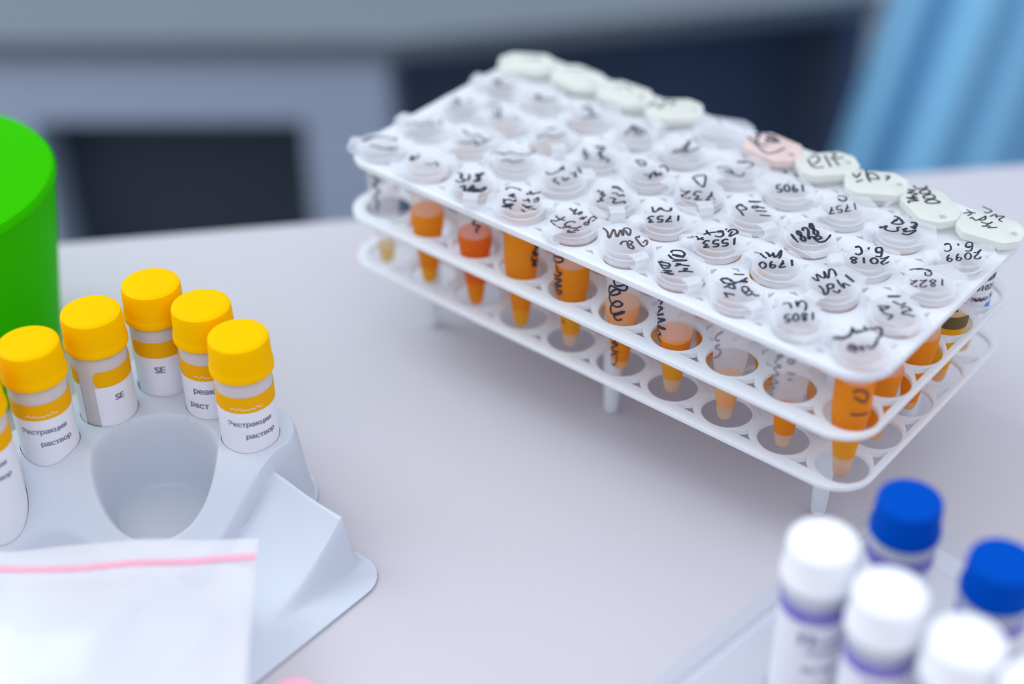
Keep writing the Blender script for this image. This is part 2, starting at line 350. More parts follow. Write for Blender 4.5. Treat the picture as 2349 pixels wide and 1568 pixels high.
# ---------------------------------------------------------------- handwriting, traced in thousandths of a pitch
INK = {
 (2, 0): "-395,55 -326,83 -286,4 -219,18 -192,-56 -286,-128/-250,145 -215,145 -147,8/-166,213 -70,334 -91,275 -58,136 -63,76 -6,109 -30,186 -136,210/-111,-222 -83,-132 18,-265 32,-200 11,-27 70,-195 99,-212 82,-78 161,-202 151,-76 210,-162 194,-27 216,45 292,-176",
 (3, 0): "-407,135 -446,183 -408,254 -261,294 -243,255/-300,48 -263,145 -249,77 -185,116/-267,-84 -244,-12 -162,-12 -143,57 -154,-5 -111,17/-295,-67 -209,-155 -96,-76 -174,-205 -80,-129 -156,-268 -145,-182 -24,-213/-122,274 -39,341/-107,366 -57,313 17,373 40,446/-57,101 38,178/-30,202 68,123/70,204 96,291 149,242 110,171/16,3 103,-5 185,62/106,-41 198,-5/100,-125 199,-147/219,-14 298,38",
 (4, 0): "-307,-51 -200,-53 -130,-34/-201,48 -206,-46 -236,-159 -262,-218 -214,-254 -102,-263 -43,-247/40,16 -28,11 -74,-64 -56,-138 -24,-162 40,-110/-28,-241 2,-179 107,-130 149,-83 163,-9/95,-215 98,-286 154,-241 168,-142 227,-144/129,-335 195,-294 233,-226/-270,249 -181,244 -167,295 -144,197 -92,265 -58,306 -84,221/-2,147 51,215 55,270/9,219 67,177 13,146/141,200 161,293 243,271 261,273/149,206 215,84 170,59 150,119 192,166/222,178 239,242",
 (5, 0): "-512,105 -403,65 -302,-37 -325,80 -358,176 -228,85 -267,226 -179,174 -250,289 -214,344 -149,323 -108,232 -212,271/56,292 10,243 226,115 259,190 189,254 171,191/-55,-66 -81,22 -31,74 21,20 91,-43 160,-35 116,25 63,30 42,111 -32,110",
 (6, 0): "-303,190 -320,259 -221,328 -137,302 -131,248 -224,207 -270,169/-311,124 -179,125 -112,168 -37,207 -192,56/-105,34 8,80 87,121/-110,42 -46,71 -84,-30/39,-114 122,-35 216,18/48,-15 97,36 89,-74/-307,-143 -279,-62 -194,-27 -146,-81 -266,-132 -176,-175 -117,-104/-161,-232 -51,-165 -107,-257/-122,-338 22,-220 -115,-263",
 (7, 0): "-265,319 -132,412/-155,197 -92,278 -52,372/-92,278 -3,306/-14,133 17,203 101,167 94,58 8,121/94,58 171,33 202,103 336,81/133,164 190,122/-326,57 -323,135 -246,183 -137,181 -238,99 -311,69/-210,-27 -165,129 -72,56 -177,29/-146,-137 15,-79 -103,-132 -27,-202",
 (8, 0): "-341,110 -310,180 -259,193 -198,141/-235,313 -168,238 -175,347 -103,349 -47,280 -32,206/177,90 82,251/55,6 93,-1 94,53 52,77 0,90 -3,160 44,152 47,76 55,6/8,-91 5,-16 -40,55 -88,70 -85,-6 -40,-76 8,-91/-104,-210 -62,-160 -97,-92 -129,-132 -173,-87 -173,-21 -135,-1",
 (9, 0): "-369,-141 -281,12 -247,149 -291,277 -230,218 -144,315 -49,448 8,522 100,378 94,237/-401,-86 -320,-19/-196,410 -116,366/-142,-36 -100,-162 -3,-136 -113,-39 62,-56 -18,39/39,85 127,50 123,234 125,129",
 (3, 1): "-320,-65 -240,0 -213,106 -207,223 -217,271 -155,210/-102,-53 -82,-148 7,-157 63,-193/-39,25 60,-32 41,63 86,58/-13,186 24,244 28,275 102,196 90,159 147,191/9,371 152,292",
 (4, 1): "-193,216 -126,270 24,245/-100,90 -36,129 54,96 71,163 116,119/-38,-46 46,-18 94,-136 159,-83 209,10 251,-48/-306,-25 -225,28 -209,-66 -151,-19 -135,-165 -71,-179 -110,-250 -74,-326",
 (5, 1): "-326,122 -248,57 -231,123 -219,197 -134,202 -77,248 -89,303 -57,238/199,71 108,221/128,16 62,-58 50,48 17,135/75,71 30,17/-41,-155 11,-101 -22,-38 -61,-80 -106,-39 -100,25 -55,48/-83,-182 -136,-244 -144,-158 -200,-163 -212,-80 -157,-52",
 (6, 1): "-263,43 -218,141 -150,222/-279,141 -160,90/-146,225 -79,280 -21,229 -29,148 -108,121/-61,356 -28,334/6,300 22,387 88,416 143,350 71,255 61,345/-380,-237 -310,-179/-344,-146 -296,-181/-310,-106 -241,-99 -257,-148/-215,-29 -226,-86 -170,-78/266,84 170,243/137,-55 186,3 151,71 114,25 68,68 71,137 115,163/40,-160 88,-102 53,-35 16,-80 -30,-38 -27,32 16,57/0,-190 -50,-256 -62,-164 -117,-171 -133,-83 -80,-52",
 (7, 1): "-435,16 -327,40 -223,43/-306,129 -249,140 -217,107 -204,200 -153,135 -136,184 -143,309 -94,219 -87,142/186,94 86,241/116,31 53,-51 35,57 -4,144/59,84 15,24/-68,-111 -66,-53 -18,-51 -12,-121 -50,-137 -68,-111 -107,-46 -117,20/-117,-235 -117,-158 -165,-96 -219,-90 -219,-167 -170,-229 -117,-235",
 (8, 1): "12,341 206,258/-37,195 51,117 148,76 80,170 195,174/-167,-107 -69,-160 20,-264 14,-151 -78,-18 -29,51 18,-30 -21,-91/52,-91 141,-92 121,-5/-337,-20 -237,1 -318,87 -203,120 -273,215 -162,153 -236,306 -195,339 -95,269",
 (9, 1): "-245,223 -96,345/-147,201 -15,193 22,282/27,113 65,201 166,169 108,93 110,10 189,46 297,50/-255,-46 -122,48 -139,-51 -199,-72 -76,-142 23,-118 27,-255",
 (4, 2): "-374,153 -255,137 -187,193 -280,230 -378,178/21,277 95,323 206,259 238,202/-35,-77 70,-19 107,-127 37,65 162,1 37,121 162,56 138,148 216,73",
 (5, 2): "-318,310 -208,455 -51,199 -116,201 -290,249 -318,310/316,-31 213,-119 192,23 137,144/231,51 160,-15/148,-150 64,-225 51,-108 -38,-107 -58,5 28,35/-33,-224 -33,-294 -105,-329 -156,-271 -150,-155 -150,-59 -194,-122 -274,-147",
 (6, 2): "-89,-123 -233,-22 -302,0 -296,96 -203,106 -163,61 -209,-2/-242,245 -68,360/-143,195 -87,253 -49,232 -95,169 -143,195/-60,249 48,273/-32,117 118,219/94,52 237,135",
 (7, 2): "90,-19 108,69 177,52 149,-20 90,-19 211,-67 270,30 253,188/-238,-142 -4,-317/-159,-3 -209,-4 -168,-73 -101,-92 -31,-94 26,-181 -34,-184 -95,-90 -159,-3/-138,45 -184,112 -160,158 -88,110 -17,-2 45,-94 33,-27 68,10/-100,274 -150,273 -109,204 -42,184 29,182 86,93 25,90 -36,186 -100,274",
 (8, 2): "304,144 298,96 244,68 214,107 229,188 239,255 202,210 144,189/154,-5 167,64 126,126 70,137 57,68 98,6 154,-5/30,-91 -55,50/-139,-173 -93,-178 -81,-129 -128,-110 -190,-101 -179,-37 -123,-42 -135,-110 -139,-173/60,193 127,243 49,398 -7,365 4,308 57,297 86,318/-89,292 -126,296/-212,72 -155,67 -141,139 -185,214 -244,227 -274,171",
 (9, 2): "-383,43 -327,132 -215,229 -130,249 -94,178 -146,122 -197,195/169,20 87,184/27,-72 66,-78 75,-22 33,1 -22,12 -16,85 33,79 27,0 27,-72/-18,-105 -20,-160 -65,-191 -94,-147 -86,-55 -83,22 -111,-30 -161,-53/-121,-203 -123,-258 -168,-289 -197,-245 -190,-153 -186,-77 -215,-129 -265,-152",
 (7, 3): "147,127 29,285/92,64 46,-19 11,94 -39,186/30,121 -1,60/-31,-130 6,-69 -38,-3 -66,-50 -117,-9 -125,61 -88,89/-61,-158 -107,-240 -142,-128 -193,-37/-124,-101 -155,-162/-232,214 -161,225 -112,273 -137,310 -206,304 -269,261",
 (8, 3): "-266,278 -198,286 -87,251 -88,187 -148,138 -215,130 -177,272/-82,270 -60,247/20,306 103,311 138,215 56,210/-282,-159 -234,5 -207,-98 -109,-95 -35,-20 -82,67 -44,104/3,42 39,134 55,23 133,117 177,169 144,-12 48,-44/76,226 124,297 130,177",
 (9, 3): "234,168 234,109 191,73 161,119 164,219 164,301 139,244 91,216/123,-20 125,64 83,138 34,149 31,64 74,-9 123,-20/-20,-111 -17,-47 27,-50 31,-126 -4,-141 -20,-111 -54,-36 -62,37/-116,-222 -113,-158 -68,-161 -64,-237 -100,-252 -116,-222 -150,-147 -158,-74/-22,175 41,243 -26,394 -79,347 -71,287 -22,286 5,315/-156,250 -189,247/-275,-12 -223,-5 -208,75 -246,147 -300,148 -329,81",
 (9, 4): "-421,85 -341,182 -270,208/-431,221 -320,167 -337,58/-268,3 -255,62 -177,15 -125,168 -111,226 -78,127 -137,48/-95,19 16,47 44,133 8,-22/-31,-85 78,4/59,-73 173,35/-278,458 -112,433 -135,334 -186,325/-56,256 -13,370 40,287/9,325 114,395 92,266 164,230",
 (8, 4): "-413,288 -324,243 -223,359 -264,410/-257,198 -188,320 -109,252 -200,145 -257,198/-143,91 -65,221 24,162 -77,47 -143,91/-51,-31 27,99 149,84 29,-47 -51,-31/-430,123 -330,171 -376,34 -251,103 -276,-17 -191,-13 -313,-113 -144,-74 -244,-188 -204,-237",
 (6, 4): "-263,-25 -51,-199 82,-90/-253,33 -218,161 -94,62 -90,-132/-107,253 170,-18/-64,388 16,403 49,229 169,402/99,220 254,100",
 (7, 4): "-360,37 -243,-37 -274,131/-185,-181 -134,-44/-256,291 -98,82 52,156 -127,251 -130,103 4,-26/89,282 147,329 166,177",
 (5, 4): "-425,4 -245,-103 88,-281 205,-185 256,55/-265,288 15,160 -82,29 -133,293 80,162 -181,152/-372,98 -325,239 -236,-46 1,-104",
 (2, 3): "-266,94 -184,216 -1,39 131,93/-153,77 -21,131/-22,-193 32,-69 86,56",
 (3, 3): "-86,-195 -155,165 25,-53 113,123 -224,161/-159,5 -39,103 85,-4",
 (4, 3): "-113,-212 -61,-20 -98,303 41,-36 145,249/-150,-92 -3,-72 5,84",
 (3, 2): "-281,-52 -60,-218/-313,21 -100,-103/-213,203 -71,268 -29,54 216,8 240,-119/-107,189 129,-64",
 (5, 3): "-293,-165 -204,4 -16,-82 -172,-114 130,-106 127,35/-156,237 -5,312 132,303 61,173",
 (6, 3): "-359,421 -263,353/208,79 76,265/50,32 45,92 98,77 115,3 74,-1 50,32 -1,113 -22,184/13,-80 3,-1 -59,81 -120,104 -109,25 -47,-56 13,-80/-115,-185 -67,-140 -117,-63 -153,-99 -212,-44 -218,24 -172,38",
 (2, 2): "-189,-252 -143,-59 27,-24 104,195/-244,68 -158,244",
 (1, 2): "-502,135 -378,236 -156,33 -225,-132/82,119 186,149/-357,87 -60,-51",
 (0, 2): "-217,-61 -165,94 -54,-95 -103,-191/2,118 68,228/-241,89 -20,-11",
 (0, 3): "-135,-98 -78,125 19,-89 255,46/-204,81 22,-28",
 (1, 3): "-180,-98 -168,82 -90,-81 161,124/-204,-4 -70,-9",
 (0, 1): "-232,-281 -206,-46 -59,-33 -47,191 106,48 118,272 244,161/-135,-95 33,42",
 (1, 1): "-354,158 -112,146 -62,238 132,189 263,245/-161,-153 0,-73 38,61 156,-48 188,183",
 (2, 1): "-438,-118 -273,42 -221,159 -69,184 126,368/-170,-172 -106,-70 1,-82 99,97",
 (0, 0): "-293,-152 -269,74 -146,226 117,286/-134,-124 40,-84 228,-32 332,53 159,14",
 (1, 0): "-284,-83 -303,51 -229,-87 -255,140 -210,-23/-1,0 97,32 120,148 235,47",
 (0, 4): "-224,0 -92,107 -24,225 33,86",
 (1, 4): "-248,37 -86,169 108,327",
 (2, 4): "-124,8 -61,230 131,103/342,50 411,162",
 (3, 4): "-312,-198 -333,4 -119,-95 -188,177 -40,243 -44,75",
 (4, 4): "-275,189 -139,194 -19,81",
}
SIDE_INK = {
 (4, 0): "-142,3130 -90,3234 -85,3178 -112,3093 -136,3106/-111,3050 -104,2939 -88,2953 -104,2852 -130,2817/-123,2753 -88,2822 -117,2659 -87,2712 -116,2594 -102,2500 -87,2602 -109,2572/-108,2170 -90,2086/-100,1992 -84,1919",
 (5, 0): "-88,3244 -79,3153 -49,3196 -52,3089 -96,3119 -105,2987 -90,2960 -66,3039 -78,3089 -100,2959 -98,2832 -76,2767 -57,2828 -73,2880 -93,2757 -91,2607 -56,2697 -52,2675 -82,2581 -73,2506 -55,2543/-94,2211 -79,2095 -65,2099 -99,1988 -70,1986 -114,1839 -82,1825 -64,1843/-145,1617 -83,1776 -78,1635 -99,1512 -145,1506 -145,1596/-145,2138 -145,2052",
 (6, 0): "-147,3138 -109,3250 -121,3140/-137,3045 -107,3119 -127,2994 -138,2891 -100,3031/-134,2839 -94,2940 -130,2765 -91,2773 -135,2685 -110,2636 -128,2534 -112,2453",
 (7, 0): "-88,3207 -108,3090 -118,2976 -97,3017/-95,2956 -114,2840 -93,2855 -96,2742 -115,2643",
 (8, 0): "-120,3147 -94,3245 -122,3040 -96,3040 -124,2914 -101,2888 -132,2740 -101,2745 -129,2609 -112,2610 -128,2510/-80,3180 -58,3252 -64,3154 -80,3157/-75,2973 -52,2968/-73,2856 -58,2871",
 (3, 0): "-6,3109 18,2995 -6,3021 4,2932 -15,2988 19,2853 -9,2913 -15,2848 14,2767 -12,2791 9,2690 -17,2737",
 (2, 0): "-46,3236 -56,3173 -33,3114 -45,3058 -41,2992",
 (0, 0): "-81,3280 -60,3210 -79,3102 -58,3007 -77,2899 -65,2750 -76,2600/44,2593 44,2544",
 (9, 0): "-68,3148 -51,3205 -24,3111 -29,2977 -63,3083/-66,2771 -10,2749",
}
OFF = {(0, 0): (-0.05, -0.05), (1, 0): (-0.05, -0.05), (2, 0): (0.004, -0.05), (3, 0): (-0.016, -0.05), (4, 0): (-0.05, 0.038), (5, 0): (-0.05, 0.044), (6, 0): (-0.05, 0.042), (7, 0): (-0.05, 0.019), (8, 0): (-0.018, 0.018), (9, 0): (-0.003, -0.024), (0, 1): (0.044, -0.05), (1, 1): (0.05, 0.022), (2, 1): (0.037, -0.016), (3, 1): (0.01, 0.008), (4, 1): (-0.015, 0.05), (5, 1): (-0.012, 0.032), (6, 1): (-0.032, -0.012), (7, 1): (0.032, 0.034), (8, 1): (-0.05, 0.039), (9, 1): (-0.05, 0.05), (0, 2): (0.041, -0.046), (1, 2): (-0.018, 0.015), (2, 2): (0.007, 0.048), (3, 2): (0.002, -0.027), (4, 2): (-0.022, 0.029), (5, 2): (-0.035, 0.05), (6, 2): (-0.023, 0.021), (7, 2): (-0.025, 0.048), (8, 2): (-0.025, -0.028), (9, 2): (0.01, 0.05), (0, 3): (0.05, -0.004), (1, 3): (0.05, 0.028), (2, 3): (0.041, 0.05), (3, 3): (0.003, 0.05), (4, 3): (0.001, 0.049), (5, 3): (0.045, 0.024), (6, 3): (0.023, 0.05), (7, 3): (0.006, 0.043), (8, 3): (-0.013, 0.05), (9, 3): (0.033, -0.012), (0, 4): (0.014, -0.05), (1, 4): (-0.05, 0.05), (2, 4): (-0.023, 0.05), (3, 4): (0.004, 0.05), (4, 4): (0.036, 0.05), (5, 4): (0.042, 0.047), (6, 4): (0.044, 0.05), (7, 4): (-0.05, 0.034), (8, 4): (-0.05, 0.05), (9, 4): (-0.049, -0.018)}
# ---------------------------------------------------------------- the room
PY = 0.986                                   # row pitch
VIEW = math.radians(-50.6)                   # azimuth from the table towards where one stands
def rotM(loc, ang): return Matrix.Translation(loc) @ Matrix.Rotation(ang, 4, 'Z')

struct('floor', MB().box(-190, 120, -90, 190, -46, -44), M['floor'])
struct('wall_back', MB().box(-110, 110, 0, 4, -44, 110, rotM((-70, 92, 0), math.radians(39.4))), M['wall'])

# laboratory bench carrying everything: far edge runs along 48.2 degrees
A48 = math.radians(48.2)
bench = thing('laboratory_bench', 'white laminate laboratory bench top carrying the tube rack, trays and bottles', 'table', (-5.37, -0.05, -44), A48)
part('worktop', MB().box(-22, 34, -40, 0, 42.4, 44, bev=0.25), M['table'], bench)
part('side_panel', MB().box(-20, -18.5, -38, -2, 0, 42.4), M['desk'], bench)
part('side_panel', MB().box(30, 31.5, -38, -2, 0, 42.4), M['desk'], bench)
part('modesty_panel', MB().box(-18.5, 30, -4, -2.8, 8, 42.4), M['desk'], bench)

# grey desk across the aisle with a drawer pedestal and a dark kneehole
A40, A51 = math.radians(39.4), math.radians(51.5)
desk = thing('grey_desk', 'grey desk across the aisle with a dark niche and a dark kneehole', 'desk', (-21.05, 21.9, -43.6), 0)
u1 = Vector((math.cos(A40), math.sin(A40), 0)); u2 = Vector((math.cos(A51), math.sin(A51), 0))
n1 = Vector((-u1.y, u1.x, 0)); n2 = Vector((-u2.y, u2.x, 0))
edge = [u1 * -45, Vector((0, 0, 0)), u2 * 19.6]
back = [u2 * 19.6 + n2 * 26, n1 * 28, u1 * -45 + n1 * 28]
poly = edge + back
top = MB(); top.loft([[(p.x, p.y, z) for p in poly] for z in (34.2, 35.0)])
part('desk_top', top.mesh('desk_top', False), M['desk'], desk)
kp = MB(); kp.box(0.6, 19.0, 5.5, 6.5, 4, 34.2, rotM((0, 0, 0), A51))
part('back_panel', kp, M['void'], desk, label='kneehole back panel with its shade in the colour')
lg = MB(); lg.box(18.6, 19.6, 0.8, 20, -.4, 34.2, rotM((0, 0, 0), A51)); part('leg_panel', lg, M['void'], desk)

cb = MB(); cb.box(-44, -0.3, 0.5, 20, 31.35, 34.15); part('top_rail', cb, M['cabinet'], desk, rz=A40)
cb = MB(); cb.box(-3.6, -0.3, 0.5, 20, -.4, 31.3); part('pedestal_panel', cb, M['cabinet'], desk, rz=A40)
cb = MB(); cb.box(-44, -14.2, 0.5, 20, -.4, 31.3); part('pedestal_panel', cb, M['cabinet'], desk, rz=A40)
cb = MB(); cb.box(-14.2, -3.6, 3.2, 4.0, -.4, 31.3); part('niche_back', cb, M['niche'], desk, rz=A40, label='recessed niche back with its shade in the colour')
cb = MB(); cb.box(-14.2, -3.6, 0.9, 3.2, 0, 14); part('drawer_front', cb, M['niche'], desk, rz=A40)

# blue curtain at the right, folds hanging from above
def curt(u, v):
    # u along the cloth, v from top to floor; left edge drifts outward to the floor
    x = -0.0 + u * 26 - v * 11 * (1 - u)
    fold = 0.8 * math.sin(u * 30 + 0.6 * math.sin(v * 5)) + 0.35 * math.sin(u * 103 + 1.3)
    d = u1 * x + n1 * fold * 1.3
    return (d.x, d.y, 60 * (1 - v))
cm = MB().grid(curt, 220, 30)
cu = part('blue_curtain', cm, M['cloth'], None, (-1.73, 32.1, -44))
so = cu.modifiers.new('thickness', 'SOLIDIFY'); so.thickness = 0.12 * S
tag(cu, 'blue hanging fabric curtain with soft folds beyond the bench, at the right', 'curtain')

# ---------------------------------------------------------------- the tube rack
XL, XR, YF, YB = -0.60, 9.48, -0.63, 4.60
Z1, Z2, Z3 = 1.58, 2.55, 3.57                # top faces of the lower, middle and upper plate
HR = 0.365
def outline(rad, n=14, YF=YF):
    pts = []
    for cx, cy, a0 in ((XR - rad, YF + rad, -90), (XR - rad, YB - rad, 0), (XL + rad, YB - rad, 90), (XL + rad, YF + rad, 180)):
        for k in range(n + 1):
            a = math.radians(a0 + 90 * k / n); pts.append((cx + rad * math.cos(a), cy + rad * math.sin(a)))
    return pts
def gap_piece(cx, cy, ang, size=1.0, edge=False):
    """small three-sided gap between two neighbouring hole rings, narrow end near the hole line"""
    ro = 0.452; pts_r, pts_l = [], []
    d0, d1 = (0.17, 0.375) if edge else (0.20, 0.20 + .13 * size)
    for k in range(7):
        d = d0 + (d1 - d0) * k / 6
        wv = max(.006, 0.5 - math.sqrt(ro * ro - d * d) - .085 * (1 - k / 6) - .012)
        if not edge: wv = min(wv, (.5 - d) - .04, .13 * size)
        pts_r.append((wv, d)); pts_l.append((-wv, d))
    c, s_ = math.cos(ang), math.sin(ang)
    return [(cx + x * c - y * s_, cy + x * s_ + y * c) for x, y in pts_r + pts_l[::-1]]
def slab(outer, outer_in, loops, ztop, zbot, rb, name='slab'):
    """flat plate with holes. loops: list of (true loop, widened loop or None); edges rounded by rb"""
    ins = [l[1] or l[0] for l in loops]
    allp, cons, base = [], [], []
    for L in [outer_in] + ins:
        n0 = len(allp); base.append((n0, len(L))); allp += [Vector(q) for q in L]
        cons += [(n0 + k, n0 + (k + 1) % len(L)) for k in range(len(L))]
    co, _, tris, vo, _, _ = delaunay_2d_cdt(allp, cons, [], 0, 1e-7)
    def inside(x, y, P):
        c = False; j = len(P) - 1
        for i in range(len(P)):
            if (P[i][1] > y) != (P[j][1] > y) and x < (P[j][0] - P[i][0]) * (y - P[i][1]) / (P[j][1] - P[i][1]) + P[i][0]: c = not c
            j = i
        return c
    bb = [(min(q[0] for q in L), max(q[0] for q in L), min(q[1] for q in L), max(q[1] for q in L)) for L in ins]
    keep = []
    for t in tris:
        x = sum(co[i][0] for i in t) / 3; y = sum(co[i][1] for i in t) / 3
        if not inside(x, y, outer_in): continue
        if any(b[0] <= x <= b[1] and b[2] <= y <= b[3] and inside(x, y, L) for b, L in zip(bb, ins)): continue
        keep.append(list(t))
    mb = MB(); n = len(co)
    mb.v = [(c[0], c[1], ztop) for c in co] + [(c[0], c[1], zbot) for c in co]
    mb.f = keep + [[i + n for i in t[::-1]] for t in keep]
    def wall(inn, tru):
        rings = [[(x, y, ztop) for x, y in inn], [((x + X) / 2 * .3 + X * .7, (y + Y) / 2 * .3 + Y * .7, ztop - rb * .35) for (x, y), (X, Y) in zip(inn, tru)], [(X, Y, ztop - rb) for X, Y in tru],
                 [(X, Y, zbot + rb) for X, Y in tru], [((x + X) / 2 * .3 + X * .7, (y + Y) / 2 * .3 + Y * .7, zbot + rb * .35) for (x, y), (X, Y) in zip(inn, tru)], [(x, y, zbot) for x, y in inn]]
        mb.loft(rings, False, False)
    wall(outer_in, outer)
    for (tl, wl_) in loops: wall(wl_ or tl, tl)
    me = mb.mesh(name, False)
    bm = bmesh.new(); bm.from_mesh(me)
    bmesh.ops.remove_doubles(bm, verts=bm.verts[:], dist=1e-6)
    bmesh.ops.recalc_face_normals(bm, faces=bm.faces[:])
    bm.to_mesh(me); bm.free()
    for p in me.polygons: p.use_smooth = True
    me.set_sharp_from_angle(angle=math.radians(50))
    return me
def circ_loop(x, y, r, n=56): return [(x + r * math.cos(2 * math.pi * k / n), y + r * math.sin(2 * math.pi * k / n)) for k in range(n)]
def plate_mesh(holes, gaps, ztop, th, rad, rb, YF=YF):
    o1 = outline(rad, 14, YF)
    cx, cy = (XL + XR) / 2, (YF + YB) / 2
    o2 = []
    for x, y in o1:
        ax = min(max(x, XL + rad), XR - rad); ay = min(max(y, YF + rad), YB - rad)
        d = math.hypot(x - ax, y - ay); o2.append((ax + (x - ax) * (1 - rb / d), ay + (y - ay) * (1 - rb / d)))
    loops = [(circ_loop(x, y, r), circ_loop(x, y, r + rb)) for x, y, r in holes] + [(g, None) for g in gaps]
    return slab(o1, o2, loops, ztop, ztop - th, rb)
LEGS = [(i, j) for i in (0.5, 4.5, 8.5) for j in (0.5, 3.5)]
def all_gaps(size):
    gaps = []
    for j in range(5):
        for i in range(9):
            for s_, a in ((1, 0), (-1, math.pi)):
                if (i + .5, j + .5 * s_) in LEGS: continue
                gaps.append(gap_piece(i + .5, j * PY, a, size, size > .65 and (j, s_) in ((0, -1), (4, 1))))
    for i in range(10):
        for j in range(4):
            for s_, a in ((1, -math.pi / 2), (-1, math.pi / 2)):
                if (i + .5 * s_, j + .5) in LEGS: continue
                gaps.append(gap_piece(i, (j + .5) * PY, a, size, size > .65 and (i, s_) in ((0, -1), (9, 1))))
    return gaps
holes = [(i, j * PY, HR) for i in range(10) for j in range(5)]
big = [(i, j * PY, .393) for i in range(10) for j in range(5)]
rack = thing('test_tube_rack', 'white three-tier plastic rack holding fifty lidded tubes', 'tube rack', (0, 0, 0))
part('upper_plate', plate_mesh(holes, all_gaps(.6), Z3, 0.12, 0.60, 0.03, -.51), M['rack'], rack)
part('middle_plate', plate_mesh(big, all_gaps(.7), Z2, 0.085, 0.62, 0.025), M['rack'], rack)
part('lower_plate', plate_mesh(big, all_gaps(.7), Z1, 0.085, 0.62, 0.025, -.59), M['rack'], rack)
leg_me = MB().lathe([(0, 0), (.07, 0.005), (.105, .03), (.12, .09), (.165, 1.45), (.17, 1.5), (.17, 3.44), (0, 3.44)], 28).mesh('leg')
for i, j in LEGS: part('leg', leg_me, M['leg'], rack, (i, j * PY, 0))

# ---------------------------------------------------------------- the tubes
Z0 = 1.37                                     # tube tips
def body_mesh():
    """outer skin clear (slot 0), inner skin lightly frosted (slot 1); liquid fills the gap between where there is liquid"""
    o = [(0, 1.37), (.05, 1.378), (.09, 1.40), (.118, 1.44), (.13, 1.50), (.165, 1.75), (.203, 2.05), (.25, 2.38), (.275, 2.54), (.29, 2.68), (.292, 3.50), (.305, 3.54), (.335, 3.575)]
    i_ = [(.268, 3.575), (.266, 2.69), (.252, 2.54), (.228, 2.38), (.18, 2.05), (.142, 1.75), (.105, 1.50), (.09, 1.455), (.06, 1.42), (0, 1.41)]
    mb = MB().lathe([(r, z - Z0) for r, z in o + i_], 40)
    me = mb.mesh('tube_body')
    me.materials.append(M['tube']); me.materials.append(M['frost'])
    for k, p_ in enumerate(me.polygons):
        if k // 40 >= len(o): p_.material_index = 1
    return me
def rim_mesh():
    return MB().lathe([(r, z - Z0) for r, z in [(.30, 3.573), (.388, 3.573), (.398, 3.582), (.398, 3.612), (.388, 3.624), (.358, 3.627), (.358, 3.640), (.30, 3.640)]], 48, closed=True).mesh('rim')
IN = [(0, 1.40), (.06, 1.412), (.092, 1.435), (.114, 1.47), (.123, 1.50), (.157, 1.75), (.195, 2.05), (.242, 2.38), (.267, 2.54), (.282, 2.68), (.284, 3.56)]
def rin(z):
    for (r0, z0), (r1, z1) in zip(IN, IN[1:]):
        if z0 <= z <= z1: return r0 + (r1 - r0) * (z - z0) / (z1 - z0)
    return IN[-1][0]
def liquid_mesh(za, zb):
    e = 0.003
    prof = [(0, za)] if za > 1.42 else []
    if za > 1.42: prof.append((rin(za) - e, za))
    prof += [(max(0, r - e), z) for r, z in IN if za < z < zb]
    prof += [(rin(zb) - e, zb), (rin(zb) - .03, zb - .012), (0, zb - .015)]
    return MB().lathe([(r, z - Z0) for r, z in prof], 36).mesh('liquid')

def lid_outline(n=72):
    """round lid with a flat-ended thumb tab towards +x"""
    pts = []
    for k in range(n):
        a = 2 * math.pi * k / n; r = .392
        c, s_ = math.cos(a), math.sin(a)
        # nose reaching x = .55 with half width .2, tangent to the round part
        if c > 0:
            t = [.55 / c]
            den = c * .375 + abs(s_) * .927
            t.append(.392 / den)
            rt = min(t)
            if rt > r: r = rt
        pts.append((r * c, r * s_))
    return pts
def lid_mesh():
    ol = lid_outline(); n = len(ol); mb = MB()
    def ring(k, z): return [(x * k, y * k, z - Z0) for x, y in ol]
    def circ(r, z): return [(r * math.cos(2 * math.pi * k / n), r * math.sin(2 * math.pi * k / n), z - Z0) for k in range(n)]
    mb.loft([circ(.30, 3.641), circ(.340, 3.641), circ(.346, 3.65), circ(.346, 3.678), ring(.96, 3.68), ring(1.0, 3.695), ring(1.0, 3.755), ring(.97, 3.77), circ(.335, 3.77), circ(.325, 3.757), circ(.30, 3.757), circ(.285, 3.735), circ(.12, 3.733)], True, True)
    return mb.mesh('lid')
def lid_top(r):
    if r < .285: return 3.736
    if r < .30: return 3.736 + (r - .285) / .015 * .022
    if r < .335: return 3.7585
    return 3.7715
def hinge_mesh():
    P = [(.34, 3.765), (.44, 3.778), (.52, 3.77), (.545, 3.72), (.54, 3.66), (.50, 3.61), (.40, 3.60)]
    mb = MB(); rings = []
    for k, (x, z) in enumerate(P):
        x0, z0 = P[max(0, k - 1)]; x1, z1 = P[min(len(P) - 1, k + 1)]
        d = math.hypot(x1 - x0, z1 - z0); nx, nz = (z1 - z0) / d * .014, -(x1 - x0) / d * .014
        hw = .115 if 0 < k < 6 else .135
        rings.append([(x + nx, -hw, z + nz - Z0), (x + nx, hw, z + nz - Z0), (x - nx, hw, z - nz - Z0), (x - nx, -hw, z - nz - Z0)])
    mb.loft(rings); return mb.mesh('hinge')
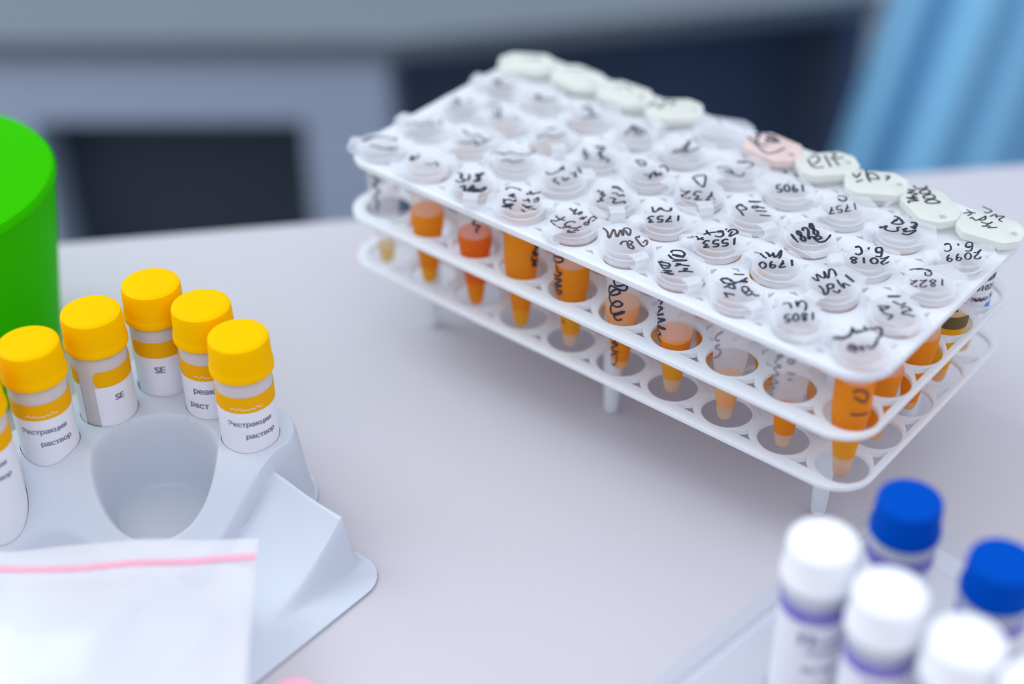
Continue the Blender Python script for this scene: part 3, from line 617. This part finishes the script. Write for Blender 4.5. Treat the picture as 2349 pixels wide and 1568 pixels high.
def cream_lid_mesh(full=True):
    """thick long lid, octagonal outline, with a small through hole near one end"""
    def oc(cx, hl, hw, ch):
        return [(cx + hl, hw - ch), (cx + hl - ch, hw), (cx - hl + ch * .8, hw), (cx - hl, hw - ch * .9), (cx - hl, -hw + ch * .9), (cx - hl + ch * .8, -hw), (cx + hl - ch, -hw), (cx + hl, -hw + ch)]
    mb = MB(); n = 64
    def resample(poly):
        L = []; m = len(poly)
        tot = sum(math.dist(poly[k], poly[(k + 1) % m]) for k in range(m)); step = tot / n; acc = 0; k = 0; pos = 0
        seg = math.dist(poly[0], poly[1])
        for q in range(n):
            t = q * step
            while t > acc + seg + 1e-9: acc += seg; k = (k + 1) % m; seg = math.dist(poly[k], poly[(k + 1) % m])
            f_ = (t - acc) / seg; a, b = poly[k], poly[(k + 1) % m]
            L.append((a[0] + (b[0] - a[0]) * f_, a[1] + (b[1] - a[1]) * f_))
        return L
    base = oc(.09, .51, .375, .21)
    o1 = resample(base)
    for _ in range(1): o1 = [tuple((o1[k - 1][i] + 2 * o1[k][i] + o1[(k + 1) % n][i]) / 4 for i in (0, 1)) for k in range(n)]
    o2 = [((x - .09) * .93 + .09, y * .92) for x, y in o1]
    me = slab(o1, o2, [(circ_loop(.45, 0, .055, 16), circ_loop(.45, 0, .08, 16))], 3.79 - Z0, 3.642 - Z0, .04)
    bm = bmesh.new(); bm.from_mesh(me)
    mb.lathe([(0, 3.4 - Z0), (.23, 3.4 - Z0), (.245, 3.42 - Z0), (.245, 3.645 - Z0), (0, 3.645 - Z0)], 40)
    pm = mb.mesh('c2'); bm.from_mesh(pm); bm.to_mesh(me); bm.free(); bpy.data.meshes.remove(pm)
    for p in me.polygons: p.use_smooth = True
    me.set_sharp_from_angle(angle=math.radians(40))
    return me
BODY, RIM, LID, HINGE, CREAM = body_mesh(), rim_mesh(), lid_mesh(), hinge_mesh(), cream_lid_mesh()

def img_dir(phi):
    """direction seen at angle phi in the view (degrees, 0 = right, 90 = up) to a table azimuth"""
    p = math.radians(phi)
    return math.atan2(math.sin(p) / .59, math.cos(p)) + math.radians(39.39)
#            hinge angle as seen; default made from position
HING = {(0,0):175, (1,0):10, (2,0):-100, (3,0):-5, (4,0):-153, (5,0):-52, (6,0):-60, (7,0):-48, (8,0):118, (9,0):150,
        (0,1):160, (1,1):200, (2,1):172, (3,1):10, (4,1):-82, (5,1):186, (6,1):178, (7,1):158, (8,1):208, (9,1):135,
        (0,2):20, (1,2):170, (2,2):-75, (3,2):190, (4,2):-30, (5,2):-80, (6,2):-52, (7,2):118, (8,2):180, (9,2):200,
        (0,3):165, (1,3):-20, (2,3):185, (3,3):20, (4,3):175, (5,3):-160, (6,3):-25, (7,3):190, (8,3):174, (9,3):182,
        (0,4):175, (1,4):-30, (2,4):-25, (3,4):0, (4,4):-10, (5,4):-30, (6,4):5, (7,4):-5, (8,4):-62, (9,4):-20}
WRIT = {(0,0):'a dark two-line scrawl', (1,0):'a small scrawl over yellow liquid', (2,0):'the number 378 and a word', (3,0):'crowded sideways digits', (4,0):'brown scribbles over orange', (5,0):'a brown word over 92',
        (6,0):'sideways digits 4 1 4', (7,0):'sideways 1451', (8,0):'slightly blurred 1805', (9,0):'thick blurred black writing', (0,1):'a long faint grey scrawl', (1,1):'two slanted faint lines', (2,1):'a level dark line over digits',
        (3,1):'a slanted word and 1243', (4,1):'sideways 776', (5,1):'the number 1753', (6,1):'the number 1553', (7,1):'the number 1790', (8,1):'the number 1431', (9,1):'a blurred sideways 14', (0,2):'two small grey blots',
        (1,2):'three grey blots', (2,2):'a short dark underlined scrawl', (3,2):'two dark sideways digits', (4,2):'a letter and 644', (5,2):'a letter D and 732', (6,2):'a big P and 1611', (7,2):'bold 1828 and a letter', (8,2):'the number 2018',
        (9,2):'the number 1822', (0,3):'one dark grey blot', (1,3):'a single dark dot and dash', (2,3):'a dark scrawl over brown', (3,3):'a small dark cluster', (4,3):'a row of dark digits', (5,3):'long thin digits', (6,3):'the number 1905',
        (7,3):'the number 1757', (8,3):'the number 25 and letters', (9,3):'the number 2099', (0,4):'a pale smudge', (1,4):'a faint green-grey smudge', (2,4):'two faint marks', (3,4):'a grey scribble', (4,4):'hardly any ink',
        (5,4):'a dark arc of scribble', (6,4):'the number 212', (7,4):'tangled numbers', (8,4):'sideways 2006', (9,4):'the number 1487'}
# liquid column(s) of each tube: (from, to, material)
T = Z0 + .05
FILL = {(0,0):[(T,1.78,'straw')], (1,0):[(T,1.75,'amber'),(1.75,2.86,'orange')], (2,0):[(T,1.9,'orange'),(1.9,2.84,'deep')], (3,0):[(T,1.8,'amber'),(1.8,3.28,'orange')], (4,0):[(T,1.68,'pale'),(1.68,2.05,'amber'),(2.05,3.02,'orange')],
        (5,0):[(T,1.6,'peach'),(1.6,2.35,'orange'),(2.35,2.68,'peach')], (6,0):[(T,1.45,'sediment'),(1.45,1.72,'pale'),(1.72,2.2,'amber'),(2.2,2.50,'orange'),(2.50,2.56,'honey')], (7,0):[(T,1.70,'pale'),(1.70,2.22,'peach')],
        (8,0):[(T,1.70,'pale'),(1.70,2.12,'orange')], (9,0):[(T,1.46,'sediment'),(1.46,1.82,'pale'),(1.82,2.2,'amber'),(2.2,3.25,'orange')],
        (9,1):[(T,1.7,'peach'),(1.7,2.75,'orange')], (9,2):[(T,1.6,'peach'),(1.6,2.85,'orange')], (9,3):[(T,1.7,'peach'),(1.7,2.62,'yellow')], (9,4):[(T,1.9,'straw')]}
ORD_R = ['front row', 'second row', 'middle row', 'fourth row', 'back row']
ORD_X = ['left end', 'second from the left', 'third from the left', 'fourth from the left', 'fifth from the left', 'fifth from the right', 'fourth from the right', 'third from the right', 'second from the right', 'right end']
rnd = random.Random(11)
liq_cache = {}
for j in range(5):
    for i in range(10):
        k = (i, j); ox, oy = OFF[k]
        kind = 'tube'
        lidword = 'clear lidded tube'
        if j == 4: lidword = {4: 'milky long-lidded tube', 5: 'pink-lidded tube', 6: 'cream-lidded tube'}.get(i, 'cream-lidded tube')
        label = '%s with %s, %s, %s' % (lidword, WRIT[k], ORD_R[j], ORD_X[i])
        t = thing('microtube', label, kind, (i + ox, j * PY + oy, Z0), 0, 'lidded tubes in the white rack')
        part('tube_body', BODY, M['tube'], t)
        part('rim', RIM, M['rim'], t)
        hang = img_dir(HING[k])
        if j < 4:
            lid = part('lid', LID, M['lid'], t, rz=hang + math.pi)
            part('hinge', HINGE, M['rim'], t, rz=hang)
            back_ = -(hang + math.pi)
        else:
            lid = part('lid', CREAM, M['pinklid'] if i == 5 else M['cream'], t, rz=hang)
            back_ = -hang
            if i in (4,): lid.data = CREAM.copy(); lid.data.materials.clear(); lid.data.materials.append(M['lid'])
            if i == 5: lid.data = CREAM.copy(); lid.data.materials.clear(); lid.data.materials.append(M['pinklid'])
        if k in INK:
            mb = MB(); cs, sn = math.cos(back_), math.sin(back_)
            def put(x, y, h):
                z = (lid_top(math.hypot(x, y)) if j < 4 else 3.790) + h + .0015 - Z0
                return (x * cs - y * sn, x * sn + y * cs, z)
            wd = .040 if i > 2 else .036
            if k in ((9,0), (7,2), (2,0)): wd = .048
            if k in ((1,0), (9,3), (9,2), (9,4), (7,3), (5,3)): wd = .029
            for l in strokes(INK[k]):
                ribbon(mb, smooth_line([(a / 1000, b / 1000) for a, b in l], .011), wd, put)
            im = 'brownink' if k in ((4,0), (5,0)) else ('greyink' if k in ((0,4),(1,4),(2,4),(4,4),(0,1)) else 'ink')
            part('handwriting', mb, M[im], lid)
        fl = FILL.get(k)
        if fl is None:
            q = rnd.random(); top_ = rnd.uniform(2.3, 3.1)
            m_ = 'orange' if q < .5 else ('amber' if q < .75 else ('yellow' if q < .85 else 'peach'))
            fl = [(T, 1.7, 'peach'), (1.7, top_, m_)]
        for a, b, m_ in fl:
            part('sediment' if m_ == 'sediment' else 'liquid', liquid_mesh(a, b), M[m_], t)
        if k in SIDE_INK:
            mb = MB()
            def rout(z):
                z = max(1.5, min(3.4, z))
                
                for (r0, z0), (r1, z1) in zip(((.13, 1.5), (.165, 1.75), (.203, 2.05), (.25, 2.38), (.275, 2.54), (.29, 2.68), (.292, 3.41)), ((.165, 1.75), (.203, 2.05), (.25, 2.38), (.275, 2.54), (.29, 2.68), (.292, 3.41))):
                    if z0 <= z <= z1: return r0 + (r1 - r0) * (z - z0) / (z1 - z0)
                return .292
            def puts(x, y, h):
                r = rout(y) + h + .003; a = x / .28
                return (r * math.cos(a), r * math.sin(a), y - Z0)
            for l in strokes(SIDE_INK[k]):
                ribbon(mb, smooth_line([(math.radians(a) * .28, b / 1000) for a, b in l], .012), .036, puts)
            part('marker_writing', mb, M['ink' if i not in (7, 8) else 'greyink'], t)
        if k == (9, 4):     # barcode label
            mb = MB(); az = VIEW
            wrap_patch(mb, .295, az - 1.35, az + 1.5, 2.35 - Z0, 3.36 - Z0, 30)
            lb = part('label', mb, M['white'], t, label='white barcode label')
            mb = MB(); a = az - 1.2; r2 = random.Random(3)
            while a < az + 1.4:
                wv = r2.choice((.035, .06, .1)); wrap_patch(mb, .3015, a, a + wv, 2.93 - Z0, 3.36 - Z0, 2, th=.002); a += wv + r2.choice((.03, .05, .08))
            wrap_text(mb, '3001021', .15, .301, az + .12, 2.76 - Z0, bold=.006)
            wrap_text(mb, 'именно КГ', .135, .301, az + .15, 2.56 - Z0, bold=.006)
            part('print', mb, M['blackprint'], lb)
            mb = MB(); wrap_patch(mb, .3015, az - 1.3, az - .35, 2.36 - Z0, 2.52 - Z0, 10, round_=.06, th=.002); wrap_patch(mb, .3015, az + .5, az + 1.45, 2.36 - Z0, 2.50 - Z0, 10, round_=.06, th=.002)
            part('blue_mark', mb, plastic('bright_blue_print', (.02, .22, .75, 1), .5), lb)
        if k == (9, 3):
            mb = MB(); wrap_patch(mb, .295, VIEW - .9, VIEW + 1.0, 2.60 - Z0, 2.82 - Z0, 20, round_=.1)
            part('label', mb, plastic('olive_label_band', (.10, .075, .012, 1), .5), t, label='dark olive label band')
            mb = MB(); wrap_text(mb, 'S', .2, .295, VIEW - .1, 2.92 - Z0, bold=.008)
            part('print', mb, M['blackprint'], t)

# ---------------------------------------------------------------- reagent bottles
def cap_mesh(rt, rb_, z0, z1):
    return MB().lathe([(0, z0 + .06), (rb_ - .05, z0 + .06), (rb_ - .045, z0), (rb_ - .01, z0), (rb_, z0 + .012), (rb_, z0 + .10), (rb_ - .012, z0 + .125), (rt + .012, z0 + .16), (rt, z1 - .07), (rt - .012, z1 - .025), (rt - .05, z1), (rt - .12, z1 + .004), (0, z1 + .006)], 56).mesh('cap')
def bottle_body(zt):
    return MB().lathe([(0, .04), (.34, .02), (.41, .03), (.43, .08), (.43, zt - .12), (.42, zt - .06), (.37, zt), (.33, zt + .01), (.33, zt + .10), (0, zt + .10)], 48).mesh('body')
YC = cap_mesh(.45, .478, 2.62, 3.2); YB_ = bottle_body(2.60)
WC = cap_mesh(.445, .482, 2.62, 3.2); BC = cap_mesh(.425, .46, 2.58, 3.12); WB = bottle_body(2.60)
def squiggle(mb, r, az, z, w_, h, n, wd=.018):
    """a short line of faint lettering printed on the band"""
    pts = [(-w_ / 2 + w_ * q / n, z + (h if q % 2 else 0) * (0.6 + .4 * math.sin(q * 2.3))) for q in range(n + 1)]
    ribbon(mb, smooth_line(pts, .03), wd, lambda x, y, hh: ((r + hh) * math.cos(az + x / r), (r + hh) * math.sin(az + x / r), y), .003)
def bottle(name, label, x, y, z, body, cap, capm, band, bandm, gap_az, lines, squig, group, lean=(0, 0), rev=False):
    t = thing(name, label, 'bottle', (x, y, z), 0, group)
    t.rotation_euler = (lean[0], lean[1], 0)
    bd = part('bottle_body', body, M['bottle' if capm == 'yellowcap' else 'bluebottle'], t)
    part('screw_cap', cap, M[capm], t)
    mb = MB(); g = .30
    a0, a1 = gap_az + g, gap_az + 2 * math.pi - g
    wrap_patch(mb, .432, a0, a1, .25, band[0] - .004, 60)
    part('label', mb, M['white'], t, label='white paper label')
    mb = MB(); wrap_patch(mb, .433, a0, a1, band[0], band[1], 60, round_=.09)
    part('label_band', mb, M[bandm], t, label='coloured band of the label')
    if lines:
        mb = MB()
        for body_, size, az, zz, bold in lines: wrap_text(mb, body_, size, .440, az, zz, bold=bold)
        part('label_print', mb, M['print'], t)
    if squig:
        mb = MB(); squiggle(mb, .441, squig, band[0] + .06, .5, .045, 11, .011)
        part('band_print', mb, M['white'], t)
V = VIEW
YT = [('Экстракция', .125, V + .25, 1.83, .004), ('раствор', .125, V + .6, 1.60, .004)]
ys = [('yellow-capped bottle nearest the white rack, at the end of the row', 1.56, -4.82, V + 2.6, YT, V + .2),
      ('yellow-capped bottle second from the row end, half hidden by its neighbour', .55, -4.64, V + 2.7, [('реакц', .15, V + .0, 1.83, .005), ('раст', .15, V - .35, 1.55, .004)], V + .2),
      ('yellow-capped bottle at the far corner of the white tray, highest in the photo', -.48, -4.74, V - 1.25, [('SE', .17, V + .1, 1.80, .008)], None),
      ('yellow-capped bottle with a clear gap between its label ends, beside green container', -.59, -5.79, V - .35, [('SE', .15, V + .75, 1.80, .006)], None),
      ('yellow-capped bottle in front of the green container, cap whole', -.66, -6.86, V + 2.6, YT, V + .3),
      ('yellow-capped bottle mostly cut off by the left photo edge', -.62, -7.95, V + 2.6, YT, V + .3)]
for n_, (lb, x, y, gz, ln, sq) in enumerate(ys):
    bottle('reagent_bottle', lb, x, y, .02, YB_, YC, 'yellowcap', (2.08, 2.36), 'yellowlabel', gz, ln, sq, 'yellow-capped bottles in the white tray', lean=(0, 0))
WT = [('П', .28, V - .35, 1.78, .02), ('стандарт', .13, V + .35, 1.80, .003), ('образец', .13, V + .28, 1.62, .003), ('•', .25, V - .28, 1.26, .01), ('0,5 мл', .13, V + .2, 1.30, .003)]
for lb, x, y in (('white-capped bottle nearest the rack, leftmost of three in the clear tray', 10.34, -3.22), ('middle white-capped bottle, directly below the blue-capped one', 11.39, -3.47), ('white-capped bottle low at the right, in front of the other two', 12.44, -3.60)):
    bottle('reagent_bottle', lb, x, y, .05, WB, WC, 'whitecap', (2.13, 2.37), 'purple', V + 3.0, WT, V + .1, 'white-capped bottles in the clear tray')
bottle('reagent_bottle', 'white-capped bottle showing only a sliver at the lower right corner', 13.38, -3.72, .05, WB, WC, 'whitecap', (2.13, 2.37), 'purple', V + 3.0, WT, None, 'white-capped bottles in the clear tray')
for lb, x, y in (('blue-capped bottle nearest the tube rack', 10.77, -1.78), ('blue-capped bottle at the right photo edge', 12.17, -2.06)):
    bottle('reagent_bottle', lb, x, y, .05, WB, BC, 'bluecap', (2.15, 2.39), 'purple', V + 3.0, WT, V + .1, 'blue-capped bottles in the clear tray')

# ---------------------------------------------------------------- trays
def sst(a, b, x):
    t_ = max(0., min(1., (x - a) / (b - a))); return t_ * t_ * (3 - 2 * t_)
def rr_clamp(x, y, x0, x1, y0, y1, r):
    """nearest point inside a rounded rectangle"""
    x = max(x0, min(x1, x)); y = max(y0, min(y1, y))
    cx = max(x0 + r, min(x1 - r, x)); cy = max(y0 + r, min(y1 - r, y))
    d = math.hypot(x - cx, y - cy)
    if d > r: x, y = cx + (x - cx) / d * r, cy + (y - cy) / d * r
    return x, y
ypos = [(a[1], a[2]) for a in ys]
def tray_h(x, y):
    s_ = x * .635 - y * .773
    hb = 1.36 - .95 * sst(5.05, 6.3, s_)
    body = sst(.80, .58, math.hypot(max(0, x - 1.56), max(0, y + 4.72))) * sst(-1.45, -1.3, x)
    z = hb
    for cx, cy in ((.79, -6.07), (.80, -8.3)):
        r = math.hypot(x - cx, y - cy)
        if r < .98: z = min(z, .15 + (hb - .15) * sst(.66, .97, r))
    for cx, cy in ypos:
        if math.hypot(x - cx, y - cy) < .4455: return .0
    main = .05 + (z - .05) * body
    side = 0                                   # scooped bays at the right of the body
    for y0, x1, hh, ln in ((-4.80, 3.66, .93, 1.75), (-6.95, 3.30, .5, 1.5)):
        rise = sst(y0, y0 - .2, y); fall = max(0., 1 - max(0., (y0 - .2 - y)) / ln) ** 1.8
        lat = sst(x1 + .16, x1 - .04, x) * sst(1.6, 1.9, x)
        side = max(side, hh * rise * fall * lat * (1 + .12 * sst(3.2, 2.1, x)))
    return max(main, .05 + side)
def tray_grid2(u, v):
    x, y = -2.0 + u * 6.4, -10.6 + v * 6.7
    ymax = -3.87 if x < 1.56 else max(-4.80, -4.72 + math.sqrt(max(0, .85 ** 2 - (x - 1.56) ** 2)))
    x, y = rr_clamp(x, y, -1.9, 4.3, -10.5, ymax, .5 if x > 2.9 else .1)
    for cx, cy in ypos:                        # crisp round sockets for the bottles
        dx, dy = x - cx, y - cy; r = math.hypot(dx, dy)
        if .395 < r < .50:
            k = (.443 if r < .4455 else .448) / r; x, y = cx + dx * k, cy + dy * k
    return (x, y, max(.035, tray_h(x, y)))
tr = part('molded_tray', MB().grid(tray_grid2, 230, 240), M['tray'])
so = tr.modifiers.new('thickness', 'SOLIDIFY'); so.thickness = .02 * S; so.offset = -1
tag(tr, 'white moulded plastic tray with round wells, holding the yellow-capped bottles', 'tray')

wpos = [(10.34, -3.22), (11.39, -3.47), (12.44, -3.60), (13.38, -3.72), (10.77, -1.78), (12.17, -2.06)]
def ct_h(X, Y, x, y):
    z = .03 + .62 * sst(.45, .72, x) * sst(1.75, 1.5, y) + .05 * sst(.16, .22, x) * sst(.34, .28, x)
    for cx, cy in wpos:
        if math.hypot(X - cx, Y - cy) < .4505: z = .03
    return z
def ct(u, v):
    x, y = rr_clamp(-.2 + u * 6.5, -6.2 + v * 8.9, 0, 6.2, -6.1, 2.55, .8)
    a = math.radians(-7); X = 8.80 + x * math.cos(a) - y * math.sin(a); Y = -1.0 + x * math.sin(a) + y * math.cos(a)
    for cx, cy in wpos:
        dx, dy = X - cx, Y - cy; r = math.hypot(dx, dy)
        if .40 < r < .52:
            k = (.445 if r < .46 else .452) / r; X, Y = cx + dx * k, cy + dy * k
    return (X, Y, ct_h(X, Y, x, y))
tr2 = part('clear_tray', MB().grid(ct, 120, 140), M['cleartray'])
so = tr2.modifiers.new('thickness', 'SOLIDIFY'); so.thickness = .015 * S; so.offset = -1
tag(tr2, 'clear plastic blister tray under the white-capped and blue-capped bottles', 'tray')

# ---------------------------------------------------------------- zip bag, green container, pink cap
Q = [Vector((.2, -9.0, 0)), Vector((3.19, -6.21, 0)), Vector((5.61, -8.74, 0)), Vector((2.96, -10.91, 0))]
def bag_z(x, y):
    return 1.2 + .05 * math.sin(x * 1.5 + y * 1.1 + .6) + .045 * math.sin(x * 1.9 - y * 2.3 + 1) + .012 * math.sin(x * 4.1 + y * 2.7)
def bag_pt(side):
    def P(u, v):
        a = Q[0].lerp(Q[1], u); b = Q[3].lerp(Q[2], u); p = a.lerp(b, v)
        e = min(u, 1 - u, v, 1 - v); puff = .12 * min(1, e * 6) ** .5
        return (p.x, p.y, bag_z(p.x, p.y) + side * puff)
    return P
bagm = MB().grid(bag_pt(1), 70, 60); bagm.grid(bag_pt(-1), 70, 60)
bag = thing('zip_bag', 'clear plastic zip bag with a pink zip line lying over the white tray', 'bag', (0, 0, 0))
part('bag_film', bagm, M['bag'], bag)
zp = [(.46, -9.17), (.9, -8.91), (1.33, -8.64), (1.76, -8.31), (2.32, -7.78), (2.73, -7.35), (3.13, -6.9), (3.50, -6.52)]
mb = MB(); ribbon(mb, smooth_line(zp, .08), .135, lambda x, y, h: (x, y, bag_z(x, y) + .125 + h), .03)
part('zip_strip', mb, M['zip'], bag, label='pink zip strip')

gc = thing('green_container', 'bright green tapered plastic container with a flat lid, at the left edge', 'container', (-5.44, -5.84, 0))
part('container_body', MB().lathe([(0, .03), (1.97, .0), (2.05, .06), (2.51, 3.46), (2.51, 3.5), (0, 3.5)], 72), M['green'], gc)
part('lid', MB().lathe([(0, 3.505), (2.52, 3.505), (2.55, 3.54), (2.55, 3.60), (2.50, 3.68), (2.40, 3.70), (0, 3.70)], 72), M['green'], gc)
pc = thing('pink_cap', 'pink round cap just peeking in at the bottom photo edge', 'cap', (5.03, -7.42, 0))
part('cap_shell', MB().lathe([(0, .0), (.36, .0), (.37, .02), (.37, .22), (.35, .25), (0, .255)], 48), M['pink'], pc)
part('grip_ring', MB().lathe([(.371, .03), (.385, .04), (.385, .10), (.371, .11)], 48, closed=True), M['pink'], pc)
